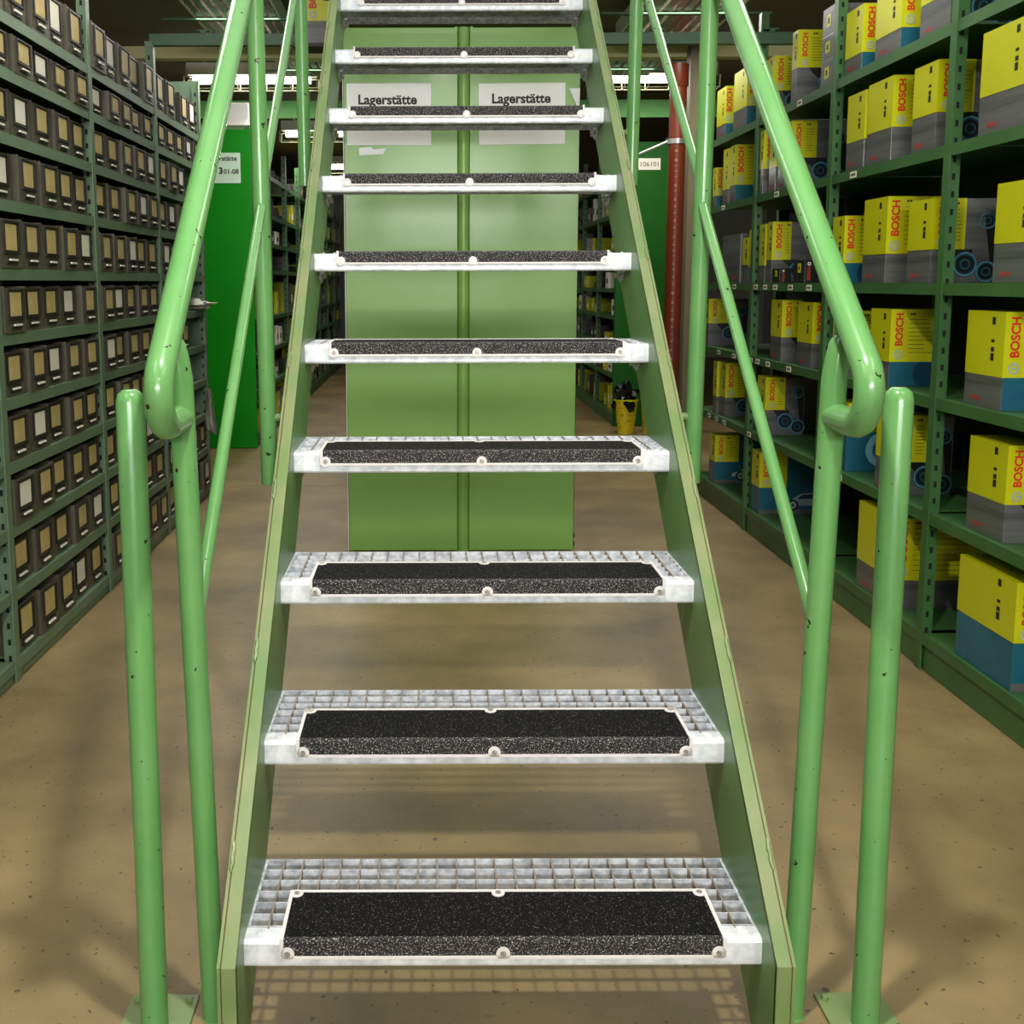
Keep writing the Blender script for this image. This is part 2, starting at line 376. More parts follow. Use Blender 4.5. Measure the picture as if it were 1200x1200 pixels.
# one tread, then copies
NBX, NBY, PITX = 25, 8, (TX1-TX0)/24.0
TD = .229
def make_tread():
    gm = MB()
    for j in range(NBY-1):
        y = .036 + (TD-.036-.002)*j/(NBY-2)
        gm.box(TX0, TX1, y, y+.0022, -.031, 0)
    tr = gm.obj('tread', M['galv_bar'], st, (0, TF, TTOP))
    cb = MB()
    for i in range(1, 24):
        x = TX0 + i*PITX; cb.box(x-.0013, x+.0013, .03, TD, -.020, .0008)
    cb.obj('cross_bars', M['cross'], tr)
    pr = [(.006, -.043), (.0018, -.0415), (0, -.038), (0, -.006), (.0018, -.0018), (.006, 0), (.034, 0), (.034, -.004), (.007, -.004), (.007, -.043)]
    MB().prism(pr, TX0, TX1, 'x').obj('nosing_plate', M['galv'], tr)
    for xa in (TX0, TX1-.004): MB().box(xa, xa+.004, .006, TD, -.041, -.001).obj('end_plate', M['galv_bar'], tr)
    dots = MB()
    for x in (TX0+.02, TX0+.047, TX1-.02, TX1-.047):
        dots.tube([(x, .02, -.001), (x, .02, .0022)], [.004, .003], 8)
    dots.obj('nub', M['galv'], tr)
    cx = (TX0+TX1)/2; PX0, PX1 = cx-.330, cx+.330
    th = .005; pb = .122
    pp = [(.0015, th), (pb, th), (pb, 0.0008), (.0015, 0.0008)]
    pd = MB().prism(pp, PX0+.005, PX1-.005, 'x').obj('anti_slip_pad', M['pad'], tr)
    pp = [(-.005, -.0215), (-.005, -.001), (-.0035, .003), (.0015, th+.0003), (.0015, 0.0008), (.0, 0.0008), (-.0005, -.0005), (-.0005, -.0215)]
    MB().prism(pp, PX0+.005, PX1-.005, 'x').obj('anti_slip_nosing', M['pad_lit'], tr)
    fr = MB(); w_ = .0055; fz = .0062; fy = -.0064
    fr.box(PX0, PX1, pb-.002, pb+w_-.002, .0008, fz)                        # back rim
    fr.box(PX0+.003, PX1-.003, fy, -.0003, -.0215-.0042, -.0215)                # bottom rim at the front
    for xa in (PX0, PX1-w_):
        fr.box(xa, xa+w_, .0, pb, .0008, fz); fr.box(xa, xa+w_, fy, .0, -.0245, fz)
    ears = []
    for x in (PX0+.011, cx, PX1-.011):
        ears += [(x, 'top'), (x, 'front')]
        fr.tube([(x, pb-.006, .002), (x, pb-.006, fz)], .0105, 16)
        fr.tube([(x, fy, -.0180), (x, -.0003, -.0180)], .0105, 16)
    fr.obj('pad_frame', M['frame'], tr)
    for x, w2 in ears:
        if w2 == 'top': MB().tube([(x, pb-.006, fz), (x, pb-.006, fz+.0012)], .0048, 10).obj('screw', M['screw'], tr)
        else: MB().tube([(x, fy-.0012, -.0180), (x, fy, -.0180)], .0048, 10).obj('screw', M['screw'], tr)
    for xa, s in ((TX0, 1), (TX1, -1)):
        MB().prism([(.07, -.041), (.17, -.041), (.17, -.062), (.13, -.072)], *sorted((xa, xa+s*.004)), 'x').obj('bracket', M['galv_bar'], tr)
        for yy, zz in ((.10, -.048), (.15, -.054)):
            MB().tube([(xa+s*.004, yy, zz), (xa+s*.014, yy, zz)], .007, 6).obj('bolt', M['steel'], tr)
    return tr
tr0 = make_tread()
for k in range(1, 12):
    c = copy_tree(tr0, st); c.location = (0, TF+RUN*k, TTOP+RISE*k)

# ---------------------------------------------------------------- railings
def arc(c, r, a0, a1, n, X):
    return [(X, c[0]+r*math.cos(math.radians(a0+(a1-a0)*i/n)), c[1]+r*math.sin(math.radians(a0+(a1-a0)*i/n))) for i in range(n+1)]
def railing(label, Xb, Xr, s):
    t = thing('stair_railing', label, 'railing', (Xb, 1.613, 0), 'pair of stair railings')
    ox, oy = Xb, 1.613
    PR, RR = 1.08, .0205
    def loc(p): return (p[0]-ox, p[1]-oy, p[2])
    zr = lambda y: zline(PR, y)
    # hand rail: straight flight, bend to the vertical, hook back into the post
    ye = 1.503; ze = zr(ye)
    path = [(Xr, 4.4, zr(4.4)), (Xr, 3.2, zr(3.2)), (Xr, 2.2, zr(2.2)), (Xr, 1.62, zr(1.62)), (Xr, ye, ze)]
    # smooth bend from slope direction to straight down
    d0 = (-CA, -SA); r = .05
    # centre of the bend lies behind/below: normal to d0
    cy, cz = ye + SA*r, ze - CA*r
    a_start = math.degrees(math.atan2(ze-cz, ye-cy)); a_end = 180
    path += arc((cy, cz), r, a_start, a_end, 8, Xr)[1:]
    yv = cy - r; zv = cz
    z1 = .972 + .046
    path += arc((yv+.046, z1), .046, 180, 270, 8, Xr)
    path += [(Xr, yv+.075, z1-.046), (Xr, 1.607, z1-.046)]
    MB().tube([loc(p) for p in path], RR, 20).obj('hand_rail', M['rail'], t, smooth=True)
    # first post: pipe from the floor, necked down to a thin stem under the rail
    zt = 1.088
    px = lambda z: Xb + (Xr-Xb)*z/1.1
    pz = [0, .03, .3, .6, .9, zt-.06, zt-.03, zt-.008, zt]
    rr = [.0178, .0187, .0187, .0187, .0187, .0187, .0183, .0165, .0140]
    MB().tube([loc((px(z)+(0 if i < 6 else s*.003*(i-5)), 1.613, z)) for i, z in enumerate(pz)], rr, 20).obj('post', M['rail'], t, smooth=True)
    MB().tube([loc((px(zt)+s*.009, 1.613, zt-.02)), loc((px(zt)+s*.006, 1.613, zr(1.613)))], .0125, 14).obj('post_stem', M['rail'], t, smooth=True)
    MB().tube([loc((Xb, 1.613, .0)), loc((Xb, 1.613, .003))], [.0205, .0195], 20).obj('post_foot', M['rail'], t)
    MB().tube([((Xr-Xb)*.075/1.1, 0, .075), ((Xr-Xb)*.077/1.1, 0, .077)], .0191, 20).obj('weld_ring', M['rail'], t, smooth=True)
    for yp, zb, xb in ((2.425, .722, Xb+s*.012), (3.255, 1.452, Xb+s*.012), (4.08, 2.18, Xb+s*.012)):
        po = MB().tube([loc((xb, yp, zb)), loc((Xr, yp, zr(yp)))], .0187, 18).obj('post', M['rail'], t, smooth=True)
        xs = (TX0 if s < 0 else TX1) + s*.02
        for zz in (zb+.05, zb+.15): MB().tube([loc((xs, yp, zz)), loc((xb, yp, zz))], .009, 10).obj('post_bracket', M['string'], po)
    # thin knee rail, one length between each pair of posts
    ys = [1.613, 2.425, 3.255, 4.08]
    for i in range(3):
        ya, yb = ys[i]+(.0 if i else -.0), ys[i+1]
        dn = -.006*s
        MB().tube([loc((Xr+dn-.004*s, ya, zline(1.465, ya)+(.03 if i else .0))), loc((Xr+dn, yb-.012, zline(1.465, yb)-.025))], .0112, 14).obj('knee_rail', M['rail'], t, smooth=True)
    return t
railing('green pipe stair railing on the side of the dark storage bins', -.349, -.371, -1)
railing('green pipe stair railing on the side of the yellow cartons', .582, .604, 1)
# outer guard posts
def guard_post(label, x, y):
    t = thing('guard_post', label, 'post', (x, y, 0), 'guard posts at the stair foot')
    MB().box(-.055, .055, -.055, .075, 0, .006).obj('base_plate', M['string'], t, bevel=.001)
    MB().tube([(0, 0, .006), (0, 0, 1.0), (0, 0, 1.012), (0, 0, 1.018)], [.0212, .0212, .018, .010], 22).obj('pipe', M['rail'], t, smooth=True)
    for bx in (-.042, .042):
        MB().tube([(bx, .058, .006), (bx, .058, .012)], .006, 6).obj('anchor_bolt', M['string'], t)
guard_post('green guard post on a square foot plate, nearest the dark storage bins', -.438, 1.585)
guard_post('green guard post on a square foot plate, nearest the yellow cartons', .688, 1.585)

# ---------------------------------------------------------------- centre double rack seen end-on
PY = 4.672
t = thing('double_rack', 'tall double shelving rack with pale green end panels behind the stairs', 'shelving', (.14, PY, 0))
for xa, xb in ((-.347, .118), (.178, .627)):
    p = MB().box(xa-.14, xb-.14, 0, .022, .004, 2.215).obj('end_panel', M['panel'], t, bevel=.003)
    e = MB()
    e.box(xa-.14-.004, xa-.14+.006, -.003, .022, .004, 2.218); e.box(xb-.14-.006, xb-.14+.003, -.003, .022, .004, 2.218)
    e.obj('edge_strip', M['panel'], p)
MB().box(-.4935, -.4915, 0, .024, .004, 2.215).obj('gap_shade_strip', M['slot'], t)  # dark strips paint the shade in the gaps at the panel edges
MB().box(-.4965, -.4935, -.002, .024, .004, 2.215).obj('edge_bead', M['white'], t)
MB().box(.490, .4925, 0, .024, .004, 2.215).obj('gap_shade_strip', M['slot'], t)
MB().tube([(.008, .012, 0), (.008, .012, 2.215)], .0262, 20).obj('centre_pipe', M['panel'], t, smooth=True)
MB().box(-.49, .49, .03, 3.6, 2.17, 2.2).obj('top_board', M['rack'], t)
for yy in (.03, 1.2, 2.4, 3.56):
    for xx in (-.487, .45): MB().box(xx, xx+.037, yy, yy+.035, 0, 2.17).obj('upright', M['rack'], t)
for zz in (.08, .45, .82, 1.2, 1.55, 1.88):
    MB().box(-.487, .487, .066, 3.55, zz-.025, zz).obj('shelf', M['rack'], t)
MB().box(-.003, .003, .06, 3.55, .1, 2.16).obj('centre_sheet', M['rackdk'], t)
for zz in (.012, .05):
    MB().tube([(.486, .05, zz+.01), (.502, .05, zz+.01)], .012, 8).obj('foot_bolt', M['slot'], t)

def sign(name, label, x0, x1, z0, z1, y, text, m, tilt=0.0, tw=.24, tx=.05, tz=.17, bold=.02):
    o = MB().box(0, x1-x0, -.0012, 0, 0, z1-z0).obj(name, m, None, (x0, y, z0)); tag(o, label, 'sign', 'paper location signs')
    o.rotation_euler = (0, -tilt, 0)
    for s, wd, xx, zz, b in text:
        lettering(s, wd, M['ink'], o, (xx, -.0022, zz), 'front', b)
    return o
sign('location_sign', 'white paper sign reading Lagerstätte on the panel nearer the bins', -.340, .012, 1.742, 1.992, PY-.001, [('Lagerstätte', .244, .049, .152, .03)], M['paper'])
sign('location_sign', 'white paper sign reading Lagerstätte on the panel nearer the cartons', .212, .572, 1.742, 1.99, PY-.001, [('Lagerstätte', .244, .055, .154, .03)], M['paper'], .008)
o = MB().prism([(0, .10), (.045, .10), (.043, 0), (.025, .045)], -.001, 0, 'y').obj('paper_scrap', M['paper'], None, (.586, PY-.003, 1.87))
tag(o, 'torn scrap of white paper stuck beside a paper sign', 'paper')
o = MB().prism([(0, 0), (.10, .005), (.115, .03), (.06, .024), (.05, .035), (0, .032)], -.0008, 0, 'y').obj('tape_residue', M['paper'], None, (-.29, PY-.001, 1.70))
tag(o, 'torn leftover of white tape under the paper sign nearer the bins', 'tape')

# ---------------------------------------------------------------- racks with open shelves
SLOT = {}
def rack(label, xf, depth, ys, zs, top, m, toe=True, s=1, name='shelving_rack', tags=True):
    """front plane at xf, body extends by depth in direction s; uprights at ys, shelf tops at zs"""
    t = thing(name, label, 'shelving', (xf, min(ys), 0))
    oy = min(ys); ys = sorted(ys)
    X = lambda a, b: sorted((s*a, s*b))
    for y in ys:
        yy = y-oy
        MB().box(*X(0, .004), yy-.019, yy+.019, 0, top).obj('upright', m, t)
        u = MB().box(*X(.004, .040), yy-.0015, yy+.0015, 0, top).obj('upright_flange', m, t)
        sl = MB(); z = .06
        while z < top-.05:
            sl.box(*X(.018, .027), yy-.0022, yy+.0022, z, z+.018); z += .05
        sl.obj('slots', M['slot'], u)['kind'] = 'stuff'
        MB().box(*X(depth-.04, depth), yy-.019, yy+.019, 0, top).obj('upright', m, t)
    for i in range(len(ys)-1):
        a, b = ys[i]-oy+.021, ys[i+1]-oy-.021
        for z in zs:
            sh = MB().box(*X(.006, depth-.005), a, b, z-.004, z).box(*X(.002, .006), a, b, z-.034, z).obj('shelf', m, t)
        if toe: MB().box(*X(.010, .014), a, b, .002, min(zs)-.034).obj('toe_board', m, t)
        MB().box(*X(depth-.003, depth), a, b, .05, top-.02).obj('back_sheet', M['rackdk'], t)
    return t

# --- bin rack on the left
LX = -1.222
LZ = [.066, .274, .464, .652, .84, 1.028, 1.216, 1.414, 1.606, 1.792, 1.952]
LYS = [2.16, 3.11, 4.07, 5.03, 5.99]
LR = rack('grey-green shelving rack filled with dark storage bins', LX, .40, LYS, LZ, 2.24, M['rack_l'], s=-1)
# end sheet with a slotted strip
MB().box(-.40, -.003, 0, .003, .05, 2.24).obj('end_sheet', M['rack_l'], LR, (0, 5.99-2.16+.02, 0))
def make_bin(wd, ht, dp, m_card):
    """front faces +X, origin at the middle of the front bottom edge"""
    body = MB()
    body.box(-dp, 0, -wd/2, wd/2, 0, .003); body.box(-dp, 0, -wd/2, -wd/2+.003, .003, ht); body.box(-dp, 0, wd/2-.003, wd/2, .003, ht)
    body.box(-.004, 0, -wd/2+.003, wd/2-.003, .003, ht*.97); body.box(-dp, -dp+.004, -wd/2+.003, wd/2-.003, .003, ht)
    b = body.obj('storage_bin', M['bin'])
    f = MB(); y0, y1 = -wd*.33, wd*.33; z0, z1 = ht*.33, ht*.90
    f.box(0, .005, y0-.006, y1+.006, z1, z1+.006); f.box(0, .005, y0-.006, y1+.006, z0-.006, z0)
    f.box(0, .005, y0-.006, y0, z0, z1); f.box(0, .005, y1, y1+.006, z0, z1); f.box(0, .0012, y0, y1, z0, z1)
    f.obj('label_frame', M['binframe'], b)
    MB().box(.0012, .002, y0+.012, y1-.012, z0+.004, z1-.004).obj('label_card', m_card, b)
    h = MB().box(0, .004, -wd*.25, wd*.25, ht*.09, ht*.24).obj('handle', M['binframe'], b)
    MB().box(.004, .009, -wd*.17, wd*.17, ht*.15, ht*.19).obj('handle_glint', M['cardw'], h)  # white bar paints the highlight on the handle
    return b
protos = {}
nb = 0
for bi in (1, 2, 3):
    ya, yb = LYS[bi], LYS[bi+1]
    for zi, z in enumerate(LZ):
        n = 5; pit = (yb-ya-.05)/n
        for k in range(n):
            yc = ya+.025+pit*(k+.5)
            if bi == 3 and k >= 3 and zi in (4, 5, 6, 7, 8, 3): continue      # open shelf ends by the green panel
            if bi == 3 and zi == 10 and k == 2: continue
            if bi == 3 and zi in (2, 3) and k > 1: continue
            if bi == 2 and zi == 10 and k < 0: continue
            gap = (LZ[zi+1]-z if zi < len(LZ)-1 else .22)
            ht = min(.150, gap-.052) if zi < 10 else .165
            ck = 'card' if (zi*7+k*3+bi) % 5 else 'cardw'
            key = (round(ht, 3), ck)
            lab = 'dark bin with label card, %s from green panel end, %s shelf from floor' % (ORD[(3-bi)*5+(4-k)], ORD[zi])
            if key not in protos:
                o = make_bin(pit-.02, ht, .34, M[ck]); protos[key] = o
            else:
                o = copy_tree(protos[key])
            o.location = (LX+R.uniform(-.022, .004), yc, z+.0005)
            o.rotation_euler = (0, 0, R.uniform(-.018, .018))
            tag(o, lab, 'storage bin', 'dark bins on the grey-green rack'); nb += 1
# crumpled film and a grey sack hanging out of the open shelf end
def crumple(name, m, pts, thick, seed, label, cat, loc, rows=7):
    rr = random.Random(seed); n = len(pts); bm = MB()
    me = bpy.data.meshes.new(name); bmm = bmesh.new()
    bmesh.ops.create_icosphere(bmm, subdivisions=3, radius=1)
    sx, sy, sz = pts
    off = [(rr.uniform(-1, 1), rr.uniform(-1, 1), rr.uniform(-1, 1)) for _ in range(14)]
    for v in bmm.verts:
        c = v.co.copy(); f = 1.0
        for o_ in off:
            dd = c.dot(Vector(o_).normalized()); f += thick*math.sin(7*dd+o_[0]*5)/4
        v.co = Vector((c.x*sx*f, c.y*sy*f, c.z*sz*f))
    mn = min(v.co.z for v in bmm.verts)
    for v in bmm.verts: v.co.z -= mn
    bmm.to_mesh(me); bmm.free(); me.materials.append(m)
    o = link(name, me, None, loc)
    tag(o, label, cat); return o
crumple('plastic_film', M['film'], (.10, .09, .022), .5, 3, 'crumpled clear plastic film lying on the open shelf end', 'plastic film', (-1.27, 5.85, 1.0295))
rr = random.Random(5)
sk = MB(); n = 14; lv = [(.012, 0, .605), (.026, .004, .59), (.032, .0, .55), (.042, .008, .50), (.050, .012, .45), (.056, .022, .41), (.052, .030, .385), (.02, .034, .380)]
for r_, o_, z_ in lv:
    for k in range(n):
        an = 2*math.pi*k/n; f = 1+.22*math.sin(3*an+z_*9)+rr.uniform(-.08, .08)
        sk.v.append((r_*.5*f*math.cos(an)+o_*.4, r_*f*math.sin(an), z_-.03*max(0, math.cos(an))*(.6-z_)*4))
for q in range(len(lv)-1):
    for k in range(n): sk.f.append((q*n+k, q*n+(k+1) % n, (q+1)*n+(k+1) % n, (q+1)*n+k))
sk.f.append(tuple(range(n))); sk.f.append(tuple(range((len(lv)-1)*n, len(lv)*n)))
o = sk.obj('grey_sack', M['sack'], None, (-1.190, 5.86, 0), smooth=True)
tag(o, 'limp grey plastic sack hanging from the shelf lip at the bin rack end', 'sack')
ys_ = MB().box(0, .003, -.012, .012, -.02, .02).obj('sticker', M['yel'], o, (.012, -.022, .535))

# --- carton rack on the right
RX = 1.488
RZ = [.116, .485, .83, 1.165, 1.56, 1.90]
RYS = [2.27, 3.2, 4.13, 5.07, 6.05]
RR_ = rack('green slotted shelving rack stacked with yellow and grey cartons', RX, .46, RYS, RZ, 2.36, M['rack'], s=1)
# price tags on the shelf lips
tg = MB().box(-.0012, 0, -.028, .028, -.011, .011).mesh('shelf_tag', M['cardw'])
ti = MB()
for q in range(4): ti.box(-.0016, -.0012, -.022+q*.011, -.014+q*.011, -.004, .004)
ti = ti.mesh('tag_print', M['ink'])
for z, yl in ((1.165, (5.0, 4.86, 4.72, 4.52, 5.35, 4.3)), (.83, (5.04, 4.93, 4.78, 5.32, 5.6, 4.5)), (.485, (5.02, 4.74, 5.45, 5.6, 5.75, 3.9)),
              (1.56, (4.75, 5.6, 3.9)), (1.90, (5.88, 4.5)), (.116, ())):
    for y in yl:
        q = link('shelf_tag', tg, RR_, (.0018, y-2.27, z-.018)); link('tag_print', ti, q)

CT = {}
def carton(level, bay, ynear, wd, dx, ht, kind, yf=.60, yw=None, xj=0.0, z=None):
    """ynear = face towards the stairs foot; aisle face at RX+xj"""
    z = RZ[level] if z is None else z
    x = RX + .014 + xj
    o = MB().box(0, dx, 0, wd, 0, ht).obj('carton', M['cblack'] if kind == 'small' else (M['teal'] if kind in ('car', 'wheel') else M['cgrey']), None, (x, ynear, z+.0005), bevel=.0012)
    e = .0008
    if kind == 'small':
        MB().box(-e, 0, wd*.35, wd*.62, ht*.45, ht*.85).obj('label', M['yel'], o)
        MB().box(-e*1.6, -e, wd*.43, wd*.53, ht*.57, ht*.72).obj('print', M['ink'], o)
        lettering('BOSCH', ht*.55, M['red'], o, (dx*.42, -e, ht*.12), 'up', .02)
        MB().ring((dx*.32, -e, ht*.82), ht*.04, ht*.075, e*.8).obj('emblem', M['cardw'], o)
        return o
    if kind == 'stack':
        MB().box(-e, 0, wd*.35, wd*.7, ht*.3, ht*.75).obj('label', M['yel'], o)
        MB().box(-e*1.6, -e, wd*.47, wd*.58, ht*.42, ht*.62).obj('print', M['ink'], o)
        return o
    yw = dx if yw is None else yw
    zy = ht*(1-yf)
    lb = MB()
    lb.box(-e, 0, -e, wd, zy, ht); lb.box(0, yw, -e, 0, zy, ht); lb.box(-e, yw, -e, wd, ht, ht+e)
    lb = lb.obj('yellow_wrap', M['yel'], o)
    yh = ht-zy
    # camera side of the wrap: word, emblem, small print
    tl = min(.62*yh, .15); gh = tl*.233
    tx = min(.040, dx*.3)
    lettering('BOSCH', tl, M['red'], lb, (tx, -e*1.9, ht-.012-tl), 'up', .035)
    MB().ring((tx-gh*.5, -e*1.9, zy+yh*.14), gh*.42, gh*.62, e*.6).box(tx-gh*.75, tx-gh*.25, -e*1.9, -e, zy+yh*.14-gh*.12, zy+yh*.14+gh*.12).obj('emblem', M['silver'], lb)
    pr = MB()
    x0 = tx+.012
    if yw-x0 > .02:
        pr.box(x0+.01, x0+.016, -e*1.7, -e, ht-.018, ht-.011); pr.box(x0+.019, x0+.026, -e*1.7, -e, ht-.018, ht-.011)
        o2 = MB()
        for q in range(9):
            ln = R.uniform(.55, .95)*(yw-x0-.012)
            zz = ht-.034-q*(yh-.05)/9
            o2.box(x0+.006, x0+.006+ln, -e*1.5, -e, zz, zz+.0016)
        o2.obj('small_print', M['ink'], lb)['kind'] = 'stuff'
    # aisle side: a few dark pictograms
    for zz, hh in ((.86, .02), (.55, .008), (.42, .012), (.30, .02)):
        if wd > .05: pr.box(-e*1.7, -e, wd*.25, wd*.25+min(.016, wd*.2), zy+yh*zz-hh/2, zy+yh*zz+hh/2)
    if pr.v: pr.obj('pictograms', M['ink'], lb)['kind'] = 'stuff'
    if kind in ('disc', 'plain', 'teal'):
        if wd > .05: lettering('BOSCH', min(.05, wd*.5), M['red'], o, (-e, wd*.8, .018), 'aisle', .02)
        elif wd > .02: lettering('BOSCH', wd*.6, M['red'], o, (-e, wd*.8, .018), 'aisle', .02)
    if kind == 'disc':
        p = MB(); ds = []
        p.prism([(dx*.20, zy), (dx*.62, zy), (dx*.62, zy*.72), (dx*.40, zy*.66), (dx*.28, zy*.82)], -e, 0, 'y')
        for cxx, czz, r in ((dx*.52, zy*.56, min(.038, zy*.40)), (dx*.84, zy*.34, min(.034, zy*.33))):
            ds.append((cxx, czz, r)); p.ring((cxx, -e*1.4, czz), .0, r, e*.9)
        if yw < dx*.8:
            p.prism([(dx*.78, ht*.80), (dx*.97, ht*.80), (dx*.97, zy*.3), (dx*.92, zy*.3)], -e, 0, 'y')
            ds.append((dx*.83, ht*.74, .026))
        pc = p.obj('picture', M['black'], o)
        for cxx, czz, r in ds:
            MB().ring((cxx, -e*2, czz), r*.72, r*.98, e*.6).obj('disc_rim', M['teal'], pc)
            MB().ring((cxx, -e*2.2, czz), r*.86, r*.92, e*.6).obj('disc_glint', M['ringlt'], pc)
            MB().ring((cxx, -e*2.2, czz), r*.30, r*.42, e*.6).obj('disc_hub', M['teal'], pc)
    if kind == 'teal':
        p = MB().box(0.001, dx-.001, -e, 0, .001, zy).obj('picture', M['teal'], o)
        rq = min(.07, zy*.62)
        MB().prism([(min(max(dx*.8+rq*math.cos(q*math.pi/12), .002), dx-.002), min(max(zy*.5+rq*math.sin(q*math.pi/12), .002), zy-.002)) for q in range(24)], -e*1.8, -e, 'y').obj('disc_rim', M['tealdk'], p)
    if kind == 'wheel':
        p = MB().ring((dx*.45, -e, zy*.55), zy*.28, zy*.45, e, n=28).obj('picture', M['ringlt'], o)
        sp = MB()
        for q in range(5):
            an = q*2*math.pi/5
            c_, s_ = math.cos(an), math.sin(an)
            sp.prism([(dx*.45-s_*.006, zy*.55+c_*.006), (dx*.45+s_*.006, zy*.55-c_*.006), (dx*.45+c_*zy*.3, zy*.55+s_*zy*.3)], -e*1.8, -e, 'y')
        sp.obj('spokes', M['ringlt'], p)
    if kind == 'car':
        sw = min(.24, dx*.9); bx = dx*.30; bz = zy*.20
        prof = [(0, .10), (.02, .22), (.18, .28), (.34, .46), (.62, .50), (.84, .34), (.98, .30), (1.0, .10)]
        k = sw/1.0
        p = MB().prism([(min(bx+a*k, dx-.001), bz+b*k*.62) for a, b in prof if bx+a*k < dx+.08], -e, 0, 'y').obj('picture', M['silver'], o)
        wn = MB().prism([(min(bx+a*k, dx-.002), bz+b*k*.62) for a, b in ((.27, .30), (.37, .43), (.60, .46), (.74, .32))], -e*1.8, -e, 'y')
        wn.obj('car_window', M['tealdk'], p)
        for a in (.20, .80):
            if bx+a*k+.03 < dx:
                MB().ring((bx+a*k, -e*2, bz+.07*k), .0, .026, e, n=18).obj('car_wheel', M['black'], p)
                MB().ring((bx+a*k, -e*2.6, bz+.07*k), .006, .017, e*.6, n=18).obj('car_hub', M['silver'], p)
        MB().box(0, dx, -e*.6, 0, .0, zy*.17).obj('road', M['cgrey'], o)
    return o
KN = {'disc': 'yellow-topped grey carton with disc picture', 'plain': 'yellow-topped plain grey carton', 'teal': 'yellow carton with teal picture below',
      'car': 'yellow and blue carton picturing a silver car', 'wheel': 'blue carton picturing a wheel under yellow label', 'small': 'small black carton with yellow sticker', 'stack': 'shiny grey flat carton with yellow sticker'}
# (level, bay A..D, near y, width along the aisle, depth, height, kind, yellow share, yellow width)
A_, B_, C_, D_ = 0, 1, 2, 3
cartons = [
 (5, A_, 5.645, .17, .10, .245, 'teal', .74, None), (5, A_, 5.29, .22, .13, .275, 'teal', .66, None),
 (4, A_, 5.80, .06, .10, .20, 'teal', .72, None), (4, A_, 5.555, .10, .20, .27, 'plain', .74, None), (4, A_, 5.455, .09, .20, .275, 'teal', .70, None),
 (3, A_, 5.29, .34, .20, .235, 'greybox', .0, None), (3, A_, 5.115, .06, .18, .245, 'plain', .70, None), (3, A_, 5.185, .09, .18, .21, 'plain', .60, None),
 (2, A_, 5.86, .10, .21, .25, 'disc', .52, .12), 
 (1, A_, 5.645, .07, .165, .275, 'plain', .66, None), (1, A_, 5.525, .11, .18, .275, 'disc', .64, .10),
 (0, A_, 5.655, .12, .30, .255, 'car', .55, .125),
 (5, B_, 4.91, .12, .17, .245, 'disc', .60, .10), (5, B_, 4.60, .065, .24, .285, 'disc', .52, .12),
 (5, B_, 4.175, .13, .26, .095, 'stack', 0, None), (5, B_, 4.175, .13, .26, .09, 'stack', 0, None), (5, B_, 4.175, .13, .26, .10, 'stack', 0, None),
 (4, B_, 4.985, .055, .20, .28, 'plain', .60, None), (4, B_, 4.84, .09, .19, .28, 'plain', .62, None), (4, B_, 4.715, .10, .17, .265, 'plain', .60, None), (4, B_, 4.635, .05, .24, .27, 'disc', .55, .105),
 (3, B_, 4.935, .09, .14, .26, 'plain', .70, None), (3, B_, 4.84, .075, .22, .265, 'disc', .62, .082),
 (3, B_, 4.68, .10, .05, .062, 'small', 0, None), (3, B_, 4.37, .13, .055, .092, 'small', 0, None),
 (2, B_, 4.66, .145, .20, .262, 'disc', .60, .085), (2, B_, 4.29, .17, .18, .258, 'disc', .62, .075),
 (1, B_, 4.845, .12, .175, .262, 'disc', .56, .088),
 (0, B_, 4.885, .12, .36, .285, 'car', .57, .125),
 (5, C_, 3.93, .155, .16, .225, 'teal', .72, None), (5, C_, 3.60, .20, .16, .24, 'teal', .70, None), (5, C_, 3.28, .20, .18, .23, 'disc', .55, .11),
 (4, C_, 3.85, .16, .18, .262, 'plain', .62, None), (4, C_, 3.63, .20, .19, .27, 'plain', .60, None), (4, C_, 3.33, .16, .2, .26, 'disc', .58, .11),
 (3, C_, 3.99, .115, .12, .24, 'teal', .70, None), (3, C_, 3.62, .19, .19, .28, 'plain', .66, None), (3, C_, 3.30, .16, .2, .25, 'disc', .6, .1),
 (2, C_, 3.93, .13, .16, .235, 'plain', .72, None), (2, C_, 3.55, .16, .16, .25, 'teal', .68, None),
 (1, C_, 3.90, .14, .30, .25, 'wheel', .42, .12), (1, C_, 3.45, .16, .18, .26, 'disc', .58, .1),
 (0, C_, 3.42, .30, .30, .30, 'plain', .68, None),
 (4, D_, 2.80, .25, .2, .27, 'plain', .62, None), (3, D_, 2.75, .2, .2, .26, 'disc', .6, .11), (2, D_, 2.85, .2, .2, .26, 'teal', .66, None), (1, D_, 2.8, .2, .2, .26, 'disc', .6, .1), (0, D_, 2.7, .3, .3, .29, 'car', .55, .14), (5, D_, 2.8, .2, .2, .24, 'teal', .7, None),
]
LV = ['bottom shelf', 'fifth shelf from top', 'fourth shelf from top', 'third shelf from top', 'second shelf from top', 'top shelf']
BV = ['bay nearest brown pipe', 'second bay from brown pipe', 'third bay from brown pipe', 'fourth bay from brown pipe']
seen = {}; zst = RZ[5]
allk = {}
for c in cartons:
    kk = (c[0], c[1], c[6]); allk[kk] = allk.get(kk, 0)+1
